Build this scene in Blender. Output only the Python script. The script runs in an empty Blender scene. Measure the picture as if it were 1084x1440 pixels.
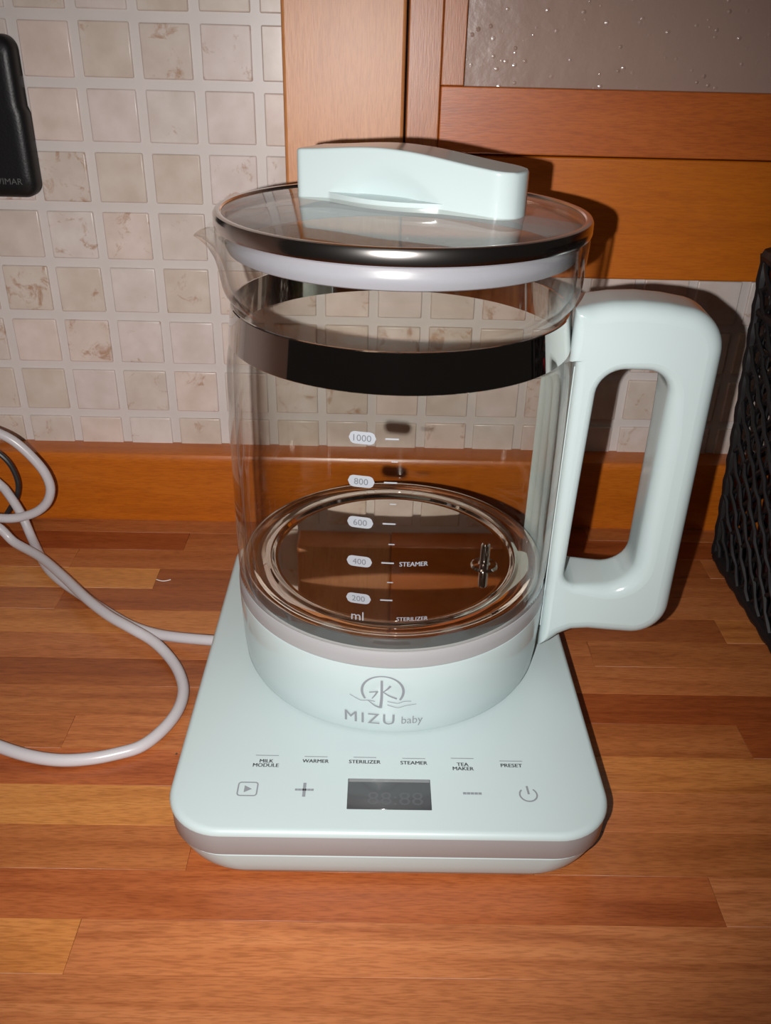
import bpy, bmesh, math, random
from mathutils import Vector, Matrix
from mathutils.geometry import tessellate_polygon

random.seed(7)
scene = bpy.context.scene
COL = scene.collection
PI = math.pi

# ------------------------------------------------------------------ camera
YAW, PITCH, ROLL = 0.0136, 0.5060, 0.0252
CAM = Vector((-0.0090, -0.3659, 0.3059))
cy, sy, cp, sp = math.cos(YAW), math.sin(YAW), math.cos(PITCH), math.sin(PITCH)
FWD = Vector((sy * cp, cy * cp, -sp))
R0 = Vector((cy, -sy, 0)); U0 = R0.cross(FWD)
RIGHT = math.cos(ROLL) * R0 + math.sin(ROLL) * U0
UP = -math.sin(ROLL) * R0 + math.cos(ROLL) * U0
cd = bpy.data.cameras.new('camera'); cam = bpy.data.objects.new('camera', cd); COL.objects.link(cam)
cam.matrix_world = Matrix(((RIGHT.x, UP.x, -FWD.x, CAM.x), (RIGHT.y, UP.y, -FWD.y, CAM.y), (RIGHT.z, UP.z, -FWD.z, CAM.z), (0, 0, 0, 1)))
cd.sensor_fit = 'VERTICAL'; cd.sensor_height = 36.0; cd.lens = 1215.0 / 1440.0 * 36.0
cd.clip_start = 0.01
scene.camera = cam

# ------------------------------------------------------------------ world, lights, exposure
w = bpy.data.worlds.new('world'); scene.world = w; w.use_nodes = True
w.node_tree.nodes['Background'].inputs[0].default_value = (1.0, 0.86, 0.76, 1)
w.node_tree.nodes['Background'].inputs[1].default_value = 0.009
# the telephone's flash, beside the lens: hard light from a few millimetres
fl = bpy.data.lights.new('phone_flash', 'SPOT'); flash = bpy.data.objects.new('phone_flash', fl); COL.objects.link(flash)
fl.energy = 9.6; fl.shadow_soft_size = 0.0022; fl.spot_size = math.radians(98); fl.spot_blend = 1.0
fl.color = (1.0, 0.975, 0.955)
FP = CAM - RIGHT * 0.028 - UP * 0.008
aim = (FWD - RIGHT * 0.05 + UP * 0.055).normalized()
flash.location = FP; flash.rotation_euler = aim.to_track_quat('-Z', 'Y').to_euler()
# added overhead fill, no lamp in view: lifts the shadows, dim beside the flash
al = bpy.data.lights.new('overhead_fill', 'AREA'); lamp = bpy.data.objects.new('overhead_fill', al); COL.objects.link(lamp)
al.shape = 'DISK'; al.size = 0.6; al.energy = 1.6; al.color = (1.0, 0.8, 0.62)
lamp.location = (-0.5, -0.9, 2.0); lamp.rotation_euler = (Vector((0, 0, 0)) - lamp.location).to_track_quat('-Z', 'Y').to_euler()

vs = scene.view_settings
vs.view_transform = 'Standard'; vs.look = 'None'; vs.gamma = 1.0; vs.use_curve_mapping = False
vs.exposure = 0.0
scene.display_settings.display_device = 'sRGB'
cyc = scene.cycles
cyc.max_bounces = 14; cyc.transparent_max_bounces = 24; cyc.glossy_bounces = 8; cyc.diffuse_bounces = 4; cyc.transmission_bounces = 8
cyc.use_denoising = True

# ------------------------------------------------------------------ helpers
def tag(o, label=None, cat=None, group=None, kind=None):
    if label: o['label'] = label
    if cat: o['category'] = cat
    if group: o['group'] = group
    if kind: o['kind'] = kind
    return o

def empty(name, loc=(0, 0, 0), rz=0.0):
    o = bpy.data.objects.new(name, None); COL.objects.link(o); o.empty_display_size = 0.02
    o.location = loc; o.rotation_euler = (0, 0, rz)
    return o

def link(name, me, mat, parent=None):
    o = bpy.data.objects.new(name, me); COL.objects.link(o)
    if mat is not None and not me.materials: me.materials.append(mat)
    if parent is not None: o.parent = parent
    return o

def mesh(name, verts, faces, mat, parent=None, smooth=True, angle=35):
    me = bpy.data.meshes.new(name); me.from_pydata([tuple(v) for v in verts], [], faces); me.update()
    bm = bmesh.new(); bm.from_mesh(me); bmesh.ops.recalc_face_normals(bm, faces=bm.faces); bm.to_mesh(me); bm.free()
    if smooth:
        me.polygons.foreach_set('use_smooth', [True] * len(me.polygons)); me.set_sharp_from_angle(angle=math.radians(angle))
    return link(name, me, mat, parent)

def box_mesh(name, x0, x1, y0, y1, z0, z1, bev=0.0, seg=2, smooth=True):
    bm = bmesh.new()
    vs_ = [bm.verts.new((x, y, z)) for x in (x0, x1) for y in (y0, y1) for z in (z0, z1)]
    for f in ((0, 1, 3, 2), (4, 6, 7, 5), (0, 4, 5, 1), (2, 3, 7, 6), (0, 2, 6, 4), (1, 5, 7, 3)): bm.faces.new([vs_[i] for i in f])
    bmesh.ops.recalc_face_normals(bm, faces=bm.faces)
    if bev > 0: bmesh.ops.bevel(bm, geom=bm.edges[:], offset=bev, segments=seg, affect='EDGES', profile=0.5)
    for f in bm.faces: f.smooth = smooth and max(abs(c) for c in f.normal) < 0.999
    me = bpy.data.meshes.new(name); bm.to_mesh(me); bm.free()
    return me

def box(name, x0, x1, y0, y1, z0, z1, mat, parent=None, bev=0.0, seg=2):
    # origin at the box's own centre so object coordinates and random values differ piece by piece
    c = ((x0 + x1) / 2, (y0 + y1) / 2, (z0 + z1) / 2)
    o = link(name, box_mesh(name, x0 - c[0], x1 - c[0], y0 - c[1], y1 - c[1], z0 - c[2], z1 - c[2], bev, seg), mat, parent)
    o.location = c
    return o

def lathe(name, prof, mat, parent=None, n=128, closed=False, deform=None, angle=35):
    vs_, fs = [], []
    m = len(prof)
    for i in range(n):
        t = 2 * PI * i / n
        for r, z in prof:
            rr, zz = (r, z) if deform is None else deform(r, z, t)
            vs_.append((rr * math.cos(t), rr * math.sin(t), zz))
    for i in range(n):
        j = (i + 1) % n
        for k in range(m if closed else m - 1):
            k2 = (k + 1) % m
            fs.append((i * m + k, j * m + k, j * m + k2, i * m + k2))
    o = mesh(name, vs_, fs, mat, parent, True, angle)
    bm = bmesh.new(); bm.from_mesh(o.data); bmesh.ops.remove_doubles(bm, verts=bm.verts, dist=1e-6)
    bmesh.ops.recalc_face_normals(bm, faces=bm.faces); bm.to_mesh(o.data); bm.free()
    return o

def catmull(pts, sub=8):
    out = []
    P = [Vector(p) for p in pts]
    P = [2 * P[0] - P[1]] + P + [2 * P[-1] - P[-2]]
    for i in range(1, len(P) - 2):
        a, b, c, d = P[i - 1:i + 3]
        for k in range(sub):
            t = k / sub
            out.append(0.5 * (2 * b + (c - a) * t + (2 * a - 5 * b + 4 * c - d) * t * t + (3 * b - a - 3 * c + d) * t ** 3))
    out.append(P[-2]); return out

def tube_data(path, rad, n=12, vs_=None, fs=None):
    vs_ = [] if vs_ is None else vs_; fs = [] if fs is None else fs
    base = len(vs_); up = None
    for i, p in enumerate(path):
        t = (path[min(i + 1, len(path) - 1)] - path[max(i - 1, 0)]).normalized()
        if up is None:
            up = Vector((0, 0, 1)) if abs(t.z) < 0.9 else Vector((1, 0, 0))
        up = (up - t * up.dot(t)).normalized(); sd = t.cross(up)
        r = rad(i) if callable(rad) else rad
        for k in range(n):
            a = 2 * PI * k / n; vs_.append(p + up * (r * math.cos(a)) + sd * (r * math.sin(a)))
    for i in range(len(path) - 1):
        for k in range(n):
            k2 = (k + 1) % n
            fs.append((base + i * n + k, base + i * n + k2, base + (i + 1) * n + k2, base + (i + 1) * n + k))
    fs.append(tuple(base + k for k in range(n))[::-1]); fs.append(tuple(base + (len(path) - 1) * n + k for k in range(n)))
    return vs_, fs

def tube(name, path, rad, mat, parent=None, n=12):
    v, f = tube_data(path, rad, n); return mesh(name, v, f, mat, parent)

def rrect(hx, hy, r, n=10, cx=0.0, cyy=0.0):
    pts = []
    for (sx, s2, a0) in ((1, 1, 0), (-1, 1, 90), (-1, -1, 180), (1, -1, 270)):
        for k in range(n + 1):
            a = math.radians(a0 + 90 * k / n)
            pts.append((cx + sx * (hx - r) + r * math.cos(a), cyy + s2 * (hy - r) + r * math.sin(a)))
    return pts

def loft(name, loops, mat, parent=None, cap0=True, cap1=True, angle=35):
    n = len(loops[0]); vs_ = [p for L in loops for p in L]; fs = []
    for i in range(len(loops) - 1):
        for k in range(n):
            k2 = (k + 1) % n; fs.append((i * n + k, i * n + k2, (i + 1) * n + k2, (i + 1) * n + k))
    if cap0: fs.append(tuple(range(n))[::-1])
    if cap1: fs.append(tuple((len(loops) - 1) * n + k for k in range(n)))
    return mesh(name, vs_, fs, mat, parent, True, angle)

FONT_CACHE = {}
def text_geo(body, width, height, bold=0.0, spacing=1.0, align_rows=1):
    """Outline triangles of a line of text, scaled to width x height and centred on 0,0."""
    cu = bpy.data.curves.new('lettering', 'FONT'); cu.body = body; cu.size = 1.0; cu.align_x = 'CENTER'
    cu.offset = bold; cu.resolution_u = 3; cu.space_character = spacing; cu.space_line = 0.85
    ob = bpy.data.objects.new('lettering', cu); COL.objects.link(ob)
    dg = bpy.context.evaluated_depsgraph_get(); dg.update()
    me = bpy.data.meshes.new_from_object(ob.evaluated_get(dg))
    V = [(v.co.x, v.co.y) for v in me.vertices]; F = [tuple(p.vertices) for p in me.polygons]
    bpy.data.objects.remove(ob); bpy.data.meshes.remove(me); bpy.data.curves.remove(cu)
    x0 = min(v[0] for v in V); x1 = max(v[0] for v in V); y0 = min(v[1] for v in V); y1 = max(v[1] for v in V)
    sx = width / (x1 - x0); s2 = height / (y1 - y0)
    return [((x - (x0 + x1) / 2) * sx, (y - (y0 + y1) / 2) * s2) for x, y in V], F

def heavy(geo, dx):
    V, F = geo; n = len(V); out = []; G = []
    for k, sx in enumerate((-1, 0, 1)):
        out += [(x + sx * dx, y) for x, y in V]; G += [tuple(i + k * n for i in f) for f in F]
    return out, G

def stroke_geo(pts, width, geo, closed=False):
    """A flat brush stroke; width may be a list."""
    V, F = geo; n = len(pts); b = len(V)
    for i in range(n):
        if closed: p0, p1 = pts[i - 1], pts[(i + 1) % n]
        else: p0, p1 = pts[max(i - 1, 0)], pts[min(i + 1, n - 1)]
        dx, dy = p1[0] - p0[0], p1[1] - p0[1]; L = math.hypot(dx, dy) or 1
        wv = width[i] if isinstance(width, list) else width
        nx, ny = -dy / L * wv / 2, dx / L * wv / 2
        V.append((pts[i][0] + nx, pts[i][1] + ny)); V.append((pts[i][0] - nx, pts[i][1] - ny))
    for i in range(n if closed else n - 1):
        j = (i + 1) % n; F.append((b + 2 * i, b + 2 * i + 1, b + 2 * j + 1, b + 2 * j))
    return geo

def smooth2(pts, sub=5):
    return [(p.x, p.y) for p in catmull([(x, y, 0) for x, y in pts], sub)]

def print_mesh(name, geo, fmap, mat, parent):
    V, F = geo
    return mesh(name, [fmap(x, y) for x, y in V], F, mat, parent, smooth=False)

# ------------------------------------------------------------------ materials
def new_mat(name):
    m = bpy.data.materials.new(name); m.use_nodes = True
    return m, m.node_tree.nodes, m.node_tree.links, m.node_tree.nodes['Principled BSDF']

def plain(name, col, rough=0.4, metal=0.0, spec=0.5, coat=0.0, noise=0.0, nscale=80, bump=0.0, bscale=400):
    m, N, L, B = new_mat(name)
    B.inputs['Base Color'].default_value = (*col, 1); B.inputs['Roughness'].default_value = rough
    B.inputs['Metallic'].default_value = metal; B.inputs['Specular IOR Level'].default_value = spec
    B.inputs['Coat Weight'].default_value = coat; B.inputs['Coat Roughness'].default_value = 0.08
    if noise > 0:
        tc = N.new('ShaderNodeTexCoord'); nz = N.new('ShaderNodeTexNoise'); nz.inputs['Scale'].default_value = nscale; nz.inputs['Detail'].default_value = 4
        L.new(tc.outputs['Object'], nz.inputs['Vector'])
        mx = N.new('ShaderNodeMix'); mx.data_type = 'RGBA'
        mx.inputs['A'].default_value = (*[c * (1 - noise) for c in col], 1); mx.inputs['B'].default_value = (*[min(1, c * (1 + noise)) for c in col], 1)
        L.new(nz.outputs['Fac'], mx.inputs['Factor']); L.new(mx.outputs['Result'], B.inputs['Base Color'])
    if bump > 0:
        tc = N.new('ShaderNodeTexCoord'); nz = N.new('ShaderNodeTexNoise'); nz.inputs['Scale'].default_value = bscale; nz.inputs['Detail'].default_value = 3
        L.new(tc.outputs['Object'], nz.inputs['Vector'])
        bp = N.new('ShaderNodeBump'); bp.inputs['Strength'].default_value = bump; bp.inputs['Distance'].default_value = 0.001
        L.new(nz.outputs['Fac'], bp.inputs['Height']); L.new(bp.outputs['Normal'], B.inputs['Normal'])
    return m

def wood(name, axis, dark, mid, light, rough, coat, grain=1.0, use_tone=False, coat_rough=0.2):
    """Sawn wood: long streaks along one axis, fine pores, tone per piece from the object's colour."""
    m, N, L, B = new_mat(name)
    tc = N.new('ShaderNodeTexCoord'); oi = N.new('ShaderNodeObjectInfo')
    off = N.new('ShaderNodeVectorMath'); off.operation = 'SCALE'; off.inputs[0].default_value = (3.1, 7.7, 5.3)
    L.new(oi.outputs['Random'], off.inputs['Scale'])
    add = N.new('ShaderNodeVectorMath'); add.operation = 'ADD'; L.new(tc.outputs['Object'], add.inputs[0]); L.new(off.outputs[0], add.inputs[1])
    mp = N.new('ShaderNodeMapping'); L.new(add.outputs[0], mp.inputs['Vector'])
    sc = [46.0, 46.0, 46.0]; sc['xyz'.index(axis)] = 4.0; mp.inputs['Scale'].default_value = sc
    nz = N.new('ShaderNodeTexNoise'); nz.inputs['Scale'].default_value = 1.6; nz.inputs['Detail'].default_value = 6; nz.inputs['Roughness'].default_value = 0.62; nz.inputs['Distortion'].default_value = 1.1
    L.new(mp.outputs[0], nz.inputs['Vector'])
    rp = N.new('ShaderNodeValToRGB'); e = rp.color_ramp.elements
    e[0].position = 0.28; e[0].color = (*dark, 1); e[1].position = 0.75; e[1].color = (*light, 1)
    k = e.new(0.5); k.color = (*mid, 1)
    L.new(nz.outputs['Fac'], rp.inputs['Fac'])
    mp2 = N.new('ShaderNodeMapping'); L.new(add.outputs[0], mp2.inputs['Vector'])
    sc2 = [1400.0, 1400.0, 1400.0]; sc2['xyz'.index(axis)] = 140.0; mp2.inputs['Scale'].default_value = sc2
    n2 = N.new('ShaderNodeTexNoise'); n2.inputs['Scale'].default_value = 1.0; n2.inputs['Detail'].default_value = 2
    L.new(mp2.outputs[0], n2.inputs['Vector'])
    r2 = N.new('ShaderNodeValToRGB'); r2.color_ramp.elements[0].position = 0.36; r2.color_ramp.elements[1].position = 0.56
    g = 1 - 0.42 * grain; r2.color_ramp.elements[0].color = (g, g * 0.95, g * 0.9, 1); r2.color_ramp.elements[1].color = (1, 1, 1, 1)
    L.new(n2.outputs['Fac'], r2.inputs['Fac'])
    mu = N.new('ShaderNodeMix'); mu.data_type = 'RGBA'; mu.blend_type = 'MULTIPLY'; mu.inputs['Factor'].default_value = 1.0
    L.new(rp.outputs['Color'], mu.inputs['A']); L.new(r2.outputs['Color'], mu.inputs['B'])
    out = mu.outputs['Result']
    if use_tone:
        m3 = N.new('ShaderNodeMix'); m3.data_type = 'RGBA'; m3.blend_type = 'MULTIPLY'; m3.inputs['Factor'].default_value = 1.0
        L.new(out, m3.inputs['A']); L.new(oi.outputs['Color'], m3.inputs['B']); out = m3.outputs['Result']
    L.new(out, B.inputs['Base Color'])
    B.inputs['Roughness'].default_value = rough; B.inputs['Coat Weight'].default_value = coat; B.inputs['Coat Roughness'].default_value = coat_rough
    bp = N.new('ShaderNodeBump'); bp.inputs['Strength'].default_value = 0.15; bp.inputs['Distance'].default_value = 0.0004
    L.new(n2.outputs['Fac'], bp.inputs['Height']); L.new(bp.outputs['Normal'], B.inputs['Normal'])
    return m

def thin_glass(name, tint=0.995, edge=0.86, refr=True, ior=1.5, rough=0.015):
    """A pane wall: clear straight through, Fresnel reflection, darker where the line of sight runs along the wall."""
    m = bpy.data.materials.new(name); m.use_nodes = True; N = m.node_tree.nodes; L = m.node_tree.links
    for n in list(N): N.remove(n)
    out = N.new('ShaderNodeOutputMaterial'); mix = N.new('ShaderNodeMixShader'); tr = N.new('ShaderNodeBsdfTransparent'); gl = N.new('ShaderNodeBsdfGlossy')
    fr = N.new('ShaderNodeFresnel'); fr.inputs['IOR'].default_value = ior
    lw = N.new('ShaderNodeLayerWeight'); lw.inputs['Blend'].default_value = 0.5
    pw = N.new('ShaderNodeMath'); pw.operation = 'POWER'; pw.inputs[1].default_value = 4.0; L.new(lw.outputs['Facing'], pw.inputs[0])
    mc = N.new('ShaderNodeMix'); mc.data_type = 'RGBA'; mc.inputs['A'].default_value = (tint, tint, tint * 0.99, 1); mc.inputs['B'].default_value = (edge, edge * 0.97, edge * 0.93, 1)
    L.new(pw.outputs[0], mc.inputs['Factor']); L.new(mc.outputs['Result'], tr.inputs['Color'])
    gl.inputs['Roughness'].default_value = rough; gl.inputs['Color'].default_value = (1, 1, 1, 1)
    # same reflectance from either side of the wall
    geo = N.new('ShaderNodeNewGeometry')
    dot = N.new('ShaderNodeVectorMath'); dot.operation = 'DOT_PRODUCT'; L.new(geo.outputs['Normal'], dot.inputs[0]); L.new(geo.outputs['Incoming'], dot.inputs[1])
    ab = N.new('ShaderNodeMath'); ab.operation = 'ABSOLUTE'; L.new(dot.outputs['Value'], ab.inputs[0])
    om = N.new('ShaderNodeMath'); om.operation = 'SUBTRACT'; om.inputs[0].default_value = 1.0; L.new(ab.outputs[0], om.inputs[1])
    p5 = N.new('ShaderNodeMath'); p5.operation = 'POWER'; p5.inputs[1].default_value = 5.0; L.new(om.outputs[0], p5.inputs[0])
    sch = N.new('ShaderNodeMath'); sch.operation = 'MULTIPLY_ADD'; sch.inputs[1].default_value = 0.75; sch.inputs[2].default_value = 0.038; L.new(p5.outputs[0], sch.inputs[0])
    N.remove(fr)
    body = tr.outputs[0]
    if refr:      # where the wall is met at a slant its bending of the view shows
        rf = N.new('ShaderNodeBsdfRefraction'); rf.inputs['IOR'].default_value = 1.45; rf.inputs['Roughness'].default_value = 0.0; rf.inputs['Color'].default_value = (0.97, 0.96, 0.95, 1)
        mr = N.new('ShaderNodeMapRange'); mr.inputs['From Min'].default_value = 0.70; mr.inputs['From Max'].default_value = 0.95; mr.inputs['To Max'].default_value = 0.6; L.new(om.outputs[0], mr.inputs['Value'])
        m2 = N.new('ShaderNodeMixShader'); L.new(mr.outputs[0], m2.inputs[0]); L.new(tr.outputs[0], m2.inputs[1]); L.new(rf.outputs[0], m2.inputs[2]); body = m2.outputs[0]
    L.new(sch.outputs[0], mix.inputs[0]); L.new(body, mix.inputs[1]); L.new(gl.outputs[0], mix.inputs[2]); L.new(mix.outputs[0], out.inputs[0])
    return m

def tile_mat():
    m, N, L, B = new_mat('glazed_tile')
    tc = N.new('ShaderNodeTexCoord'); oi = N.new('ShaderNodeObjectInfo')
    off = N.new('ShaderNodeVectorMath'); off.operation = 'SCALE'; off.inputs[0].default_value = (11.0, 23.0, 17.0); L.new(oi.outputs['Random'], off.inputs['Scale'])
    add = N.new('ShaderNodeVectorMath'); add.operation = 'ADD'; L.new(tc.outputs['Object'], add.inputs[0]); L.new(off.outputs[0], add.inputs[1])
    n1 = N.new('ShaderNodeTexNoise'); n1.inputs['Scale'].default_value = 70; n1.inputs['Detail'].default_value = 5; L.new(add.outputs[0], n1.inputs['Vector'])
    r1 = N.new('ShaderNodeValToRGB'); r1.color_ramp.elements[0].position = 0.3; r1.color_ramp.elements[0].color = (0.57, 0.485, 0.435, 1)
    r1.color_ramp.elements[1].position = 0.7; r1.color_ramp.elements[1].color = (0.665, 0.590, 0.555, 1); L.new(n1.outputs['Fac'], r1.inputs['Fac'])
    # tone of the single tile: some warmer, some pinker
    r3 = N.new('ShaderNodeValToRGB'); r3.color_ramp.interpolation = 'CONSTANT'
    cols = [(0, (1, 1, 1)), (0.2, (0.95, 0.93, 0.90)), (0.42, (1.03, 0.97, 0.94)), (0.6, (0.93, 0.90, 0.84)), (0.8, (1.0, 0.98, 0.99))]
    el = r3.color_ramp.elements; el[0].position = 0; el[0].color = (*cols[0][1], 1); el[1].position = cols[1][0]; el[1].color = (*cols[1][1], 1)
    for p, c in cols[2:]:
        q = el.new(p); q.color = (*c, 1)
    L.new(oi.outputs['Random'], r3.inputs['Fac'])
    mu = N.new('ShaderNodeMix'); mu.data_type = 'RGBA'; mu.blend_type = 'MULTIPLY'; mu.inputs['Factor'].default_value = 1; L.new(r1.outputs['Color'], mu.inputs['A']); L.new(r3.outputs['Color'], mu.inputs['B'])
    # rusty veins and specks, strong on some tiles only
    n2 = N.new('ShaderNodeTexNoise'); n2.inputs['Scale'].default_value = 75; n2.inputs['Detail'].default_value = 6; n2.inputs['Roughness'].default_value = 0.7; n2.inputs['Distortion'].default_value = 0.8
    o2 = N.new('ShaderNodeVectorMath'); o2.operation = 'ADD'; o2.inputs[1].default_value = (4.2, 1.3, 8.8); L.new(add.outputs[0], o2.inputs[0]); L.new(o2.outputs[0], n2.inputs['Vector'])
    amt = N.new('ShaderNodeMath'); amt.operation = 'MULTIPLY'; amt.inputs[1].default_value = 7.31; L.new(oi.outputs['Random'], amt.inputs[0])
    fr = N.new('ShaderNodeMath'); fr.operation = 'FRACT'; L.new(amt.outputs[0], fr.inputs[0])
    sb = N.new('ShaderNodeMapRange'); sb.inputs['From Min'].default_value = 0; sb.inputs['From Max'].default_value = 1; sb.inputs['To Min'].default_value = 0.70; sb.inputs['To Max'].default_value = 0.52; L.new(fr.outputs[0], sb.inputs['Value'])
    df = N.new('ShaderNodeMath'); df.operation = 'SUBTRACT'; L.new(n2.outputs['Fac'], df.inputs[0]); L.new(sb.outputs[0], df.inputs[1])
    st = N.new('ShaderNodeMath'); st.operation = 'MULTIPLY'; st.use_clamp = True; st.inputs[1].default_value = 9.0; L.new(df.outputs[0], st.inputs[0])
    st2 = N.new('ShaderNodeMath'); st2.operation = 'MULTIPLY'; st2.inputs[1].default_value = 0.75; L.new(st.outputs[0], st2.inputs[0])
    mx = N.new('ShaderNodeMix'); mx.data_type = 'RGBA'; mx.inputs['B'].default_value = (0.36, 0.19, 0.10, 1); L.new(st2.outputs[0], mx.inputs['Factor']); L.new(mu.outputs['Result'], mx.inputs['A'])
    L.new(mx.outputs['Result'], B.inputs['Base Color'])
    B.inputs['Roughness'].default_value = 0.28
    bp = N.new('ShaderNodeBump'); bp.inputs['Strength'].default_value = 0.12; bp.inputs['Distance'].default_value = 0.0006; L.new(n1.outputs['Fac'], bp.inputs['Height']); L.new(bp.outputs['Normal'], B.inputs['Normal'])
    return m

M = {}
M['mint'] = plain('mint_plastic', (0.475, 0.562, 0.563), 0.15, noise=0.012, nscale=30)
M['mint_satin'] = plain('mint_satin_plastic', (0.475, 0.562, 0.563), 0.34, noise=0.012, nscale=30)
M['grey_plastic'] = plain('grey_plastic', (0.33, 0.325, 0.33), 0.35, noise=0.02)
M['print'] = plain('grey_print', (0.235, 0.25, 0.27), 0.4)
M['print_light'] = plain('pale_print', (0.27, 0.285, 0.31), 0.4)
M['print_dark'] = plain('digit_print', (0.11, 0.115, 0.13), 0.4)
M['screen'] = plain('screen_glass', (0.055, 0.058, 0.062), 0.10, coat=0.6)
M['screen_edge'] = plain('screen_edge_plastic', (0.20, 0.21, 0.215), 0.3)
M['screen_digit'] = plain('unlit_segments', (0.085, 0.09, 0.095), 0.2)
M['steel'] = plain('polished_steel', (0.74, 0.70, 0.67), 0.045, metal=1.0)
M['steel_satin'] = plain('satin_steel', (0.74, 0.70, 0.67), 0.16, metal=1.0)
M['steel_plate'] = plain('pressed_steel', (0.86, 0.80, 0.74), 0.03, metal=1.0)
M['silicone'] = plain('white_silicone', (0.28, 0.28, 0.315), 0.3)
M['glass'] = thin_glass('clear_glass')
M['lid_glass'] = thin_glass('lid_glass', tint=0.96, edge=0.9, refr=False, rough=0.03)
M['tile'] = tile_mat()
M['grout'] = plain('pale_grout', (0.61, 0.552, 0.525), 0.35, noise=0.05, nscale=60)
M['stave'] = wood('iroko_stave', 'x', (0.345, 0.100, 0.026), (0.495, 0.168, 0.048), (0.565, 0.212, 0.066), 0.36, 0.12, 0.55, True, 0.35)
M['upstand'] = wood('upstand_veneer', 'x', (0.38, 0.090, 0.005), (0.48, 0.120, 0.007), (0.53, 0.145, 0.010), 0.33, 0.25, 0.35, False, 0.25)
M['cab_v'] = wood('cabinet_veneer_upright', 'z', (0.50, 0.19, 0.060), (0.56, 0.225, 0.075), (0.60, 0.255, 0.092), 0.42, 0.35, 0.3, False, 0.40)
M['cab_h'] = wood('cabinet_veneer_level', 'x', (0.44, 0.105, 0.002), (0.51, 0.128, 0.003), (0.55, 0.145, 0.004), 0.38, 0.3, 0.25, False, 0.42)
M['door_h'] = wood('door_veneer_level', 'x', (0.38, 0.080, 0.008), (0.47, 0.108, 0.012), (0.52, 0.130, 0.017), 0.38, 0.35, 0.4, False, 0.42)
M['door_v'] = wood('door_veneer_upright', 'z', (0.34, 0.095, 0.02), (0.42, 0.125, 0.03), (0.47, 0.155, 0.04), 0.38, 0.35, 0.4, False, 0.42)
M['black'] = plain('black_plastic', (0.009, 0.009, 0.0095), 0.38, spec=0.3, bump=0.1, bscale=900)
M['black_weave'] = plain('black_wicker_plastic', (0.010, 0.009, 0.010), 0.5, spec=0.3)
M['cable_white'] = plain('white_cable', (0.53, 0.505, 0.52), 0.3)
M['cable_black'] = plain('black_cable', (0.02, 0.02, 0.021), 0.4)
M['rubber'] = plain('rubber', (0.05, 0.05, 0.05), 0.7)
M['white_card'] = plain('white_card', (0.75, 0.74, 0.72), 0.4)
M['red_card'] = plain('red_card', (0.65, 0.02, 0.03), 0.4)
M['green_card'] = plain('green_card', (0.02, 0.10, 0.06), 0.4)
M['green_glass'] = plain('green_plastic', (0.01, 0.16, 0.05), 0.2)
M['maroon_card'] = plain('maroon_card', (0.06, 0.02, 0.025), 0.5)
M['inside'] = plain('cabinet_inside', (0.10, 0.06, 0.04), 0.7)

def pane_mat():
    m, N, L, B = new_mat('rolled_glass')
    tc = N.new('ShaderNodeTexCoord')
    B.inputs['Base Color'].default_value = (0.45, 0.30, 0.245, 1); B.inputs['Roughness'].default_value = 0.3
    B.inputs['Transmission Weight'].default_value = 0.15
    B.inputs['Coat Weight'].default_value = 1.0; B.inputs['Coat Roughness'].default_value = 0.09
    vo = N.new('ShaderNodeTexVoronoi'); vo.inputs['Scale'].default_value = 170; L.new(tc.outputs['Object'], vo.inputs['Vector'])
    rp = N.new('ShaderNodeValToRGB'); rp.color_ramp.elements[0].position = 0.0; rp.color_ramp.elements[0].color = (1, 1, 1, 1); rp.color_ramp.elements[1].position = 0.22; rp.color_ramp.elements[1].color = (0, 0, 0, 1)
    L.new(vo.outputs['Distance'], rp.inputs['Fac'])
    nz = N.new('ShaderNodeTexNoise'); nz.inputs['Scale'].default_value = 55; nz.inputs['Detail'].default_value = 5; L.new(tc.outputs['Object'], nz.inputs['Vector'])
    r2 = N.new('ShaderNodeMapRange'); r2.inputs['From Min'].default_value = 0.42; r2.inputs['From Max'].default_value = 0.75; L.new(nz.outputs['Fac'], r2.inputs['Value'])
    mu = N.new('ShaderNodeMath'); mu.operation = 'MULTIPLY'; L.new(rp.outputs['Color'], mu.inputs[0]); L.new(r2.outputs[0], mu.inputs[1])
    ad = N.new('ShaderNodeMath'); ad.operation = 'MULTIPLY_ADD'; ad.inputs[1].default_value = 0.5; L.new(nz.outputs['Fac'], ad.inputs[0]); L.new(mu.outputs[0], ad.inputs[2])
    bp = N.new('ShaderNodeBump'); bp.inputs['Strength'].default_value = 0.9; bp.inputs['Distance'].default_value = 0.0014
    L.new(ad.outputs[0], bp.inputs['Height']); L.new(bp.outputs['Normal'], B.inputs['Normal']); L.new(bp.outputs['Normal'], B.inputs['Coat Normal'])
    return m
M['pane'] = pane_mat()

# ------------------------------------------------------------------ wall of small square tiles
WALL = 0.1878; PITCH_T = 0.034
wall = box('wall_back', -0.70, 0.75, WALL + 0.0004, WALL + 0.08, -0.10, 0.85, M['grout']); tag(wall, kind='structure')
tile_me = box_mesh('tile', -0.01415, 0.01415, -0.0014, 0.0012, -0.01415, 0.01415, 0.0008, 2)
tile_me.materials.append(M['tile'])
for i in range(-5, 8):
    for j in range(-7, 18):
        x = (j + 0.5 - 5.3715) * PITCH_T; z = (9.15 - (i + 0.5)) * PITCH_T
        if x > -0.04 and z > 0.20: continue          # behind the cabinet
        if i < -1 and j < -4 or j < -5 or j > 15: continue
        t = bpy.data.objects.new('tile', tile_me); COL.objects.link(t); t.parent = wall
        t.location = Vector((x + random.uniform(-.00025, .00025), WALL, z + random.uniform(-.00025, .00025))) - Vector(wall.location)
        t.rotation_euler = (random.uniform(-.008, .008), random.uniform(-.006, .006), random.uniform(-.008, .008))

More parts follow.
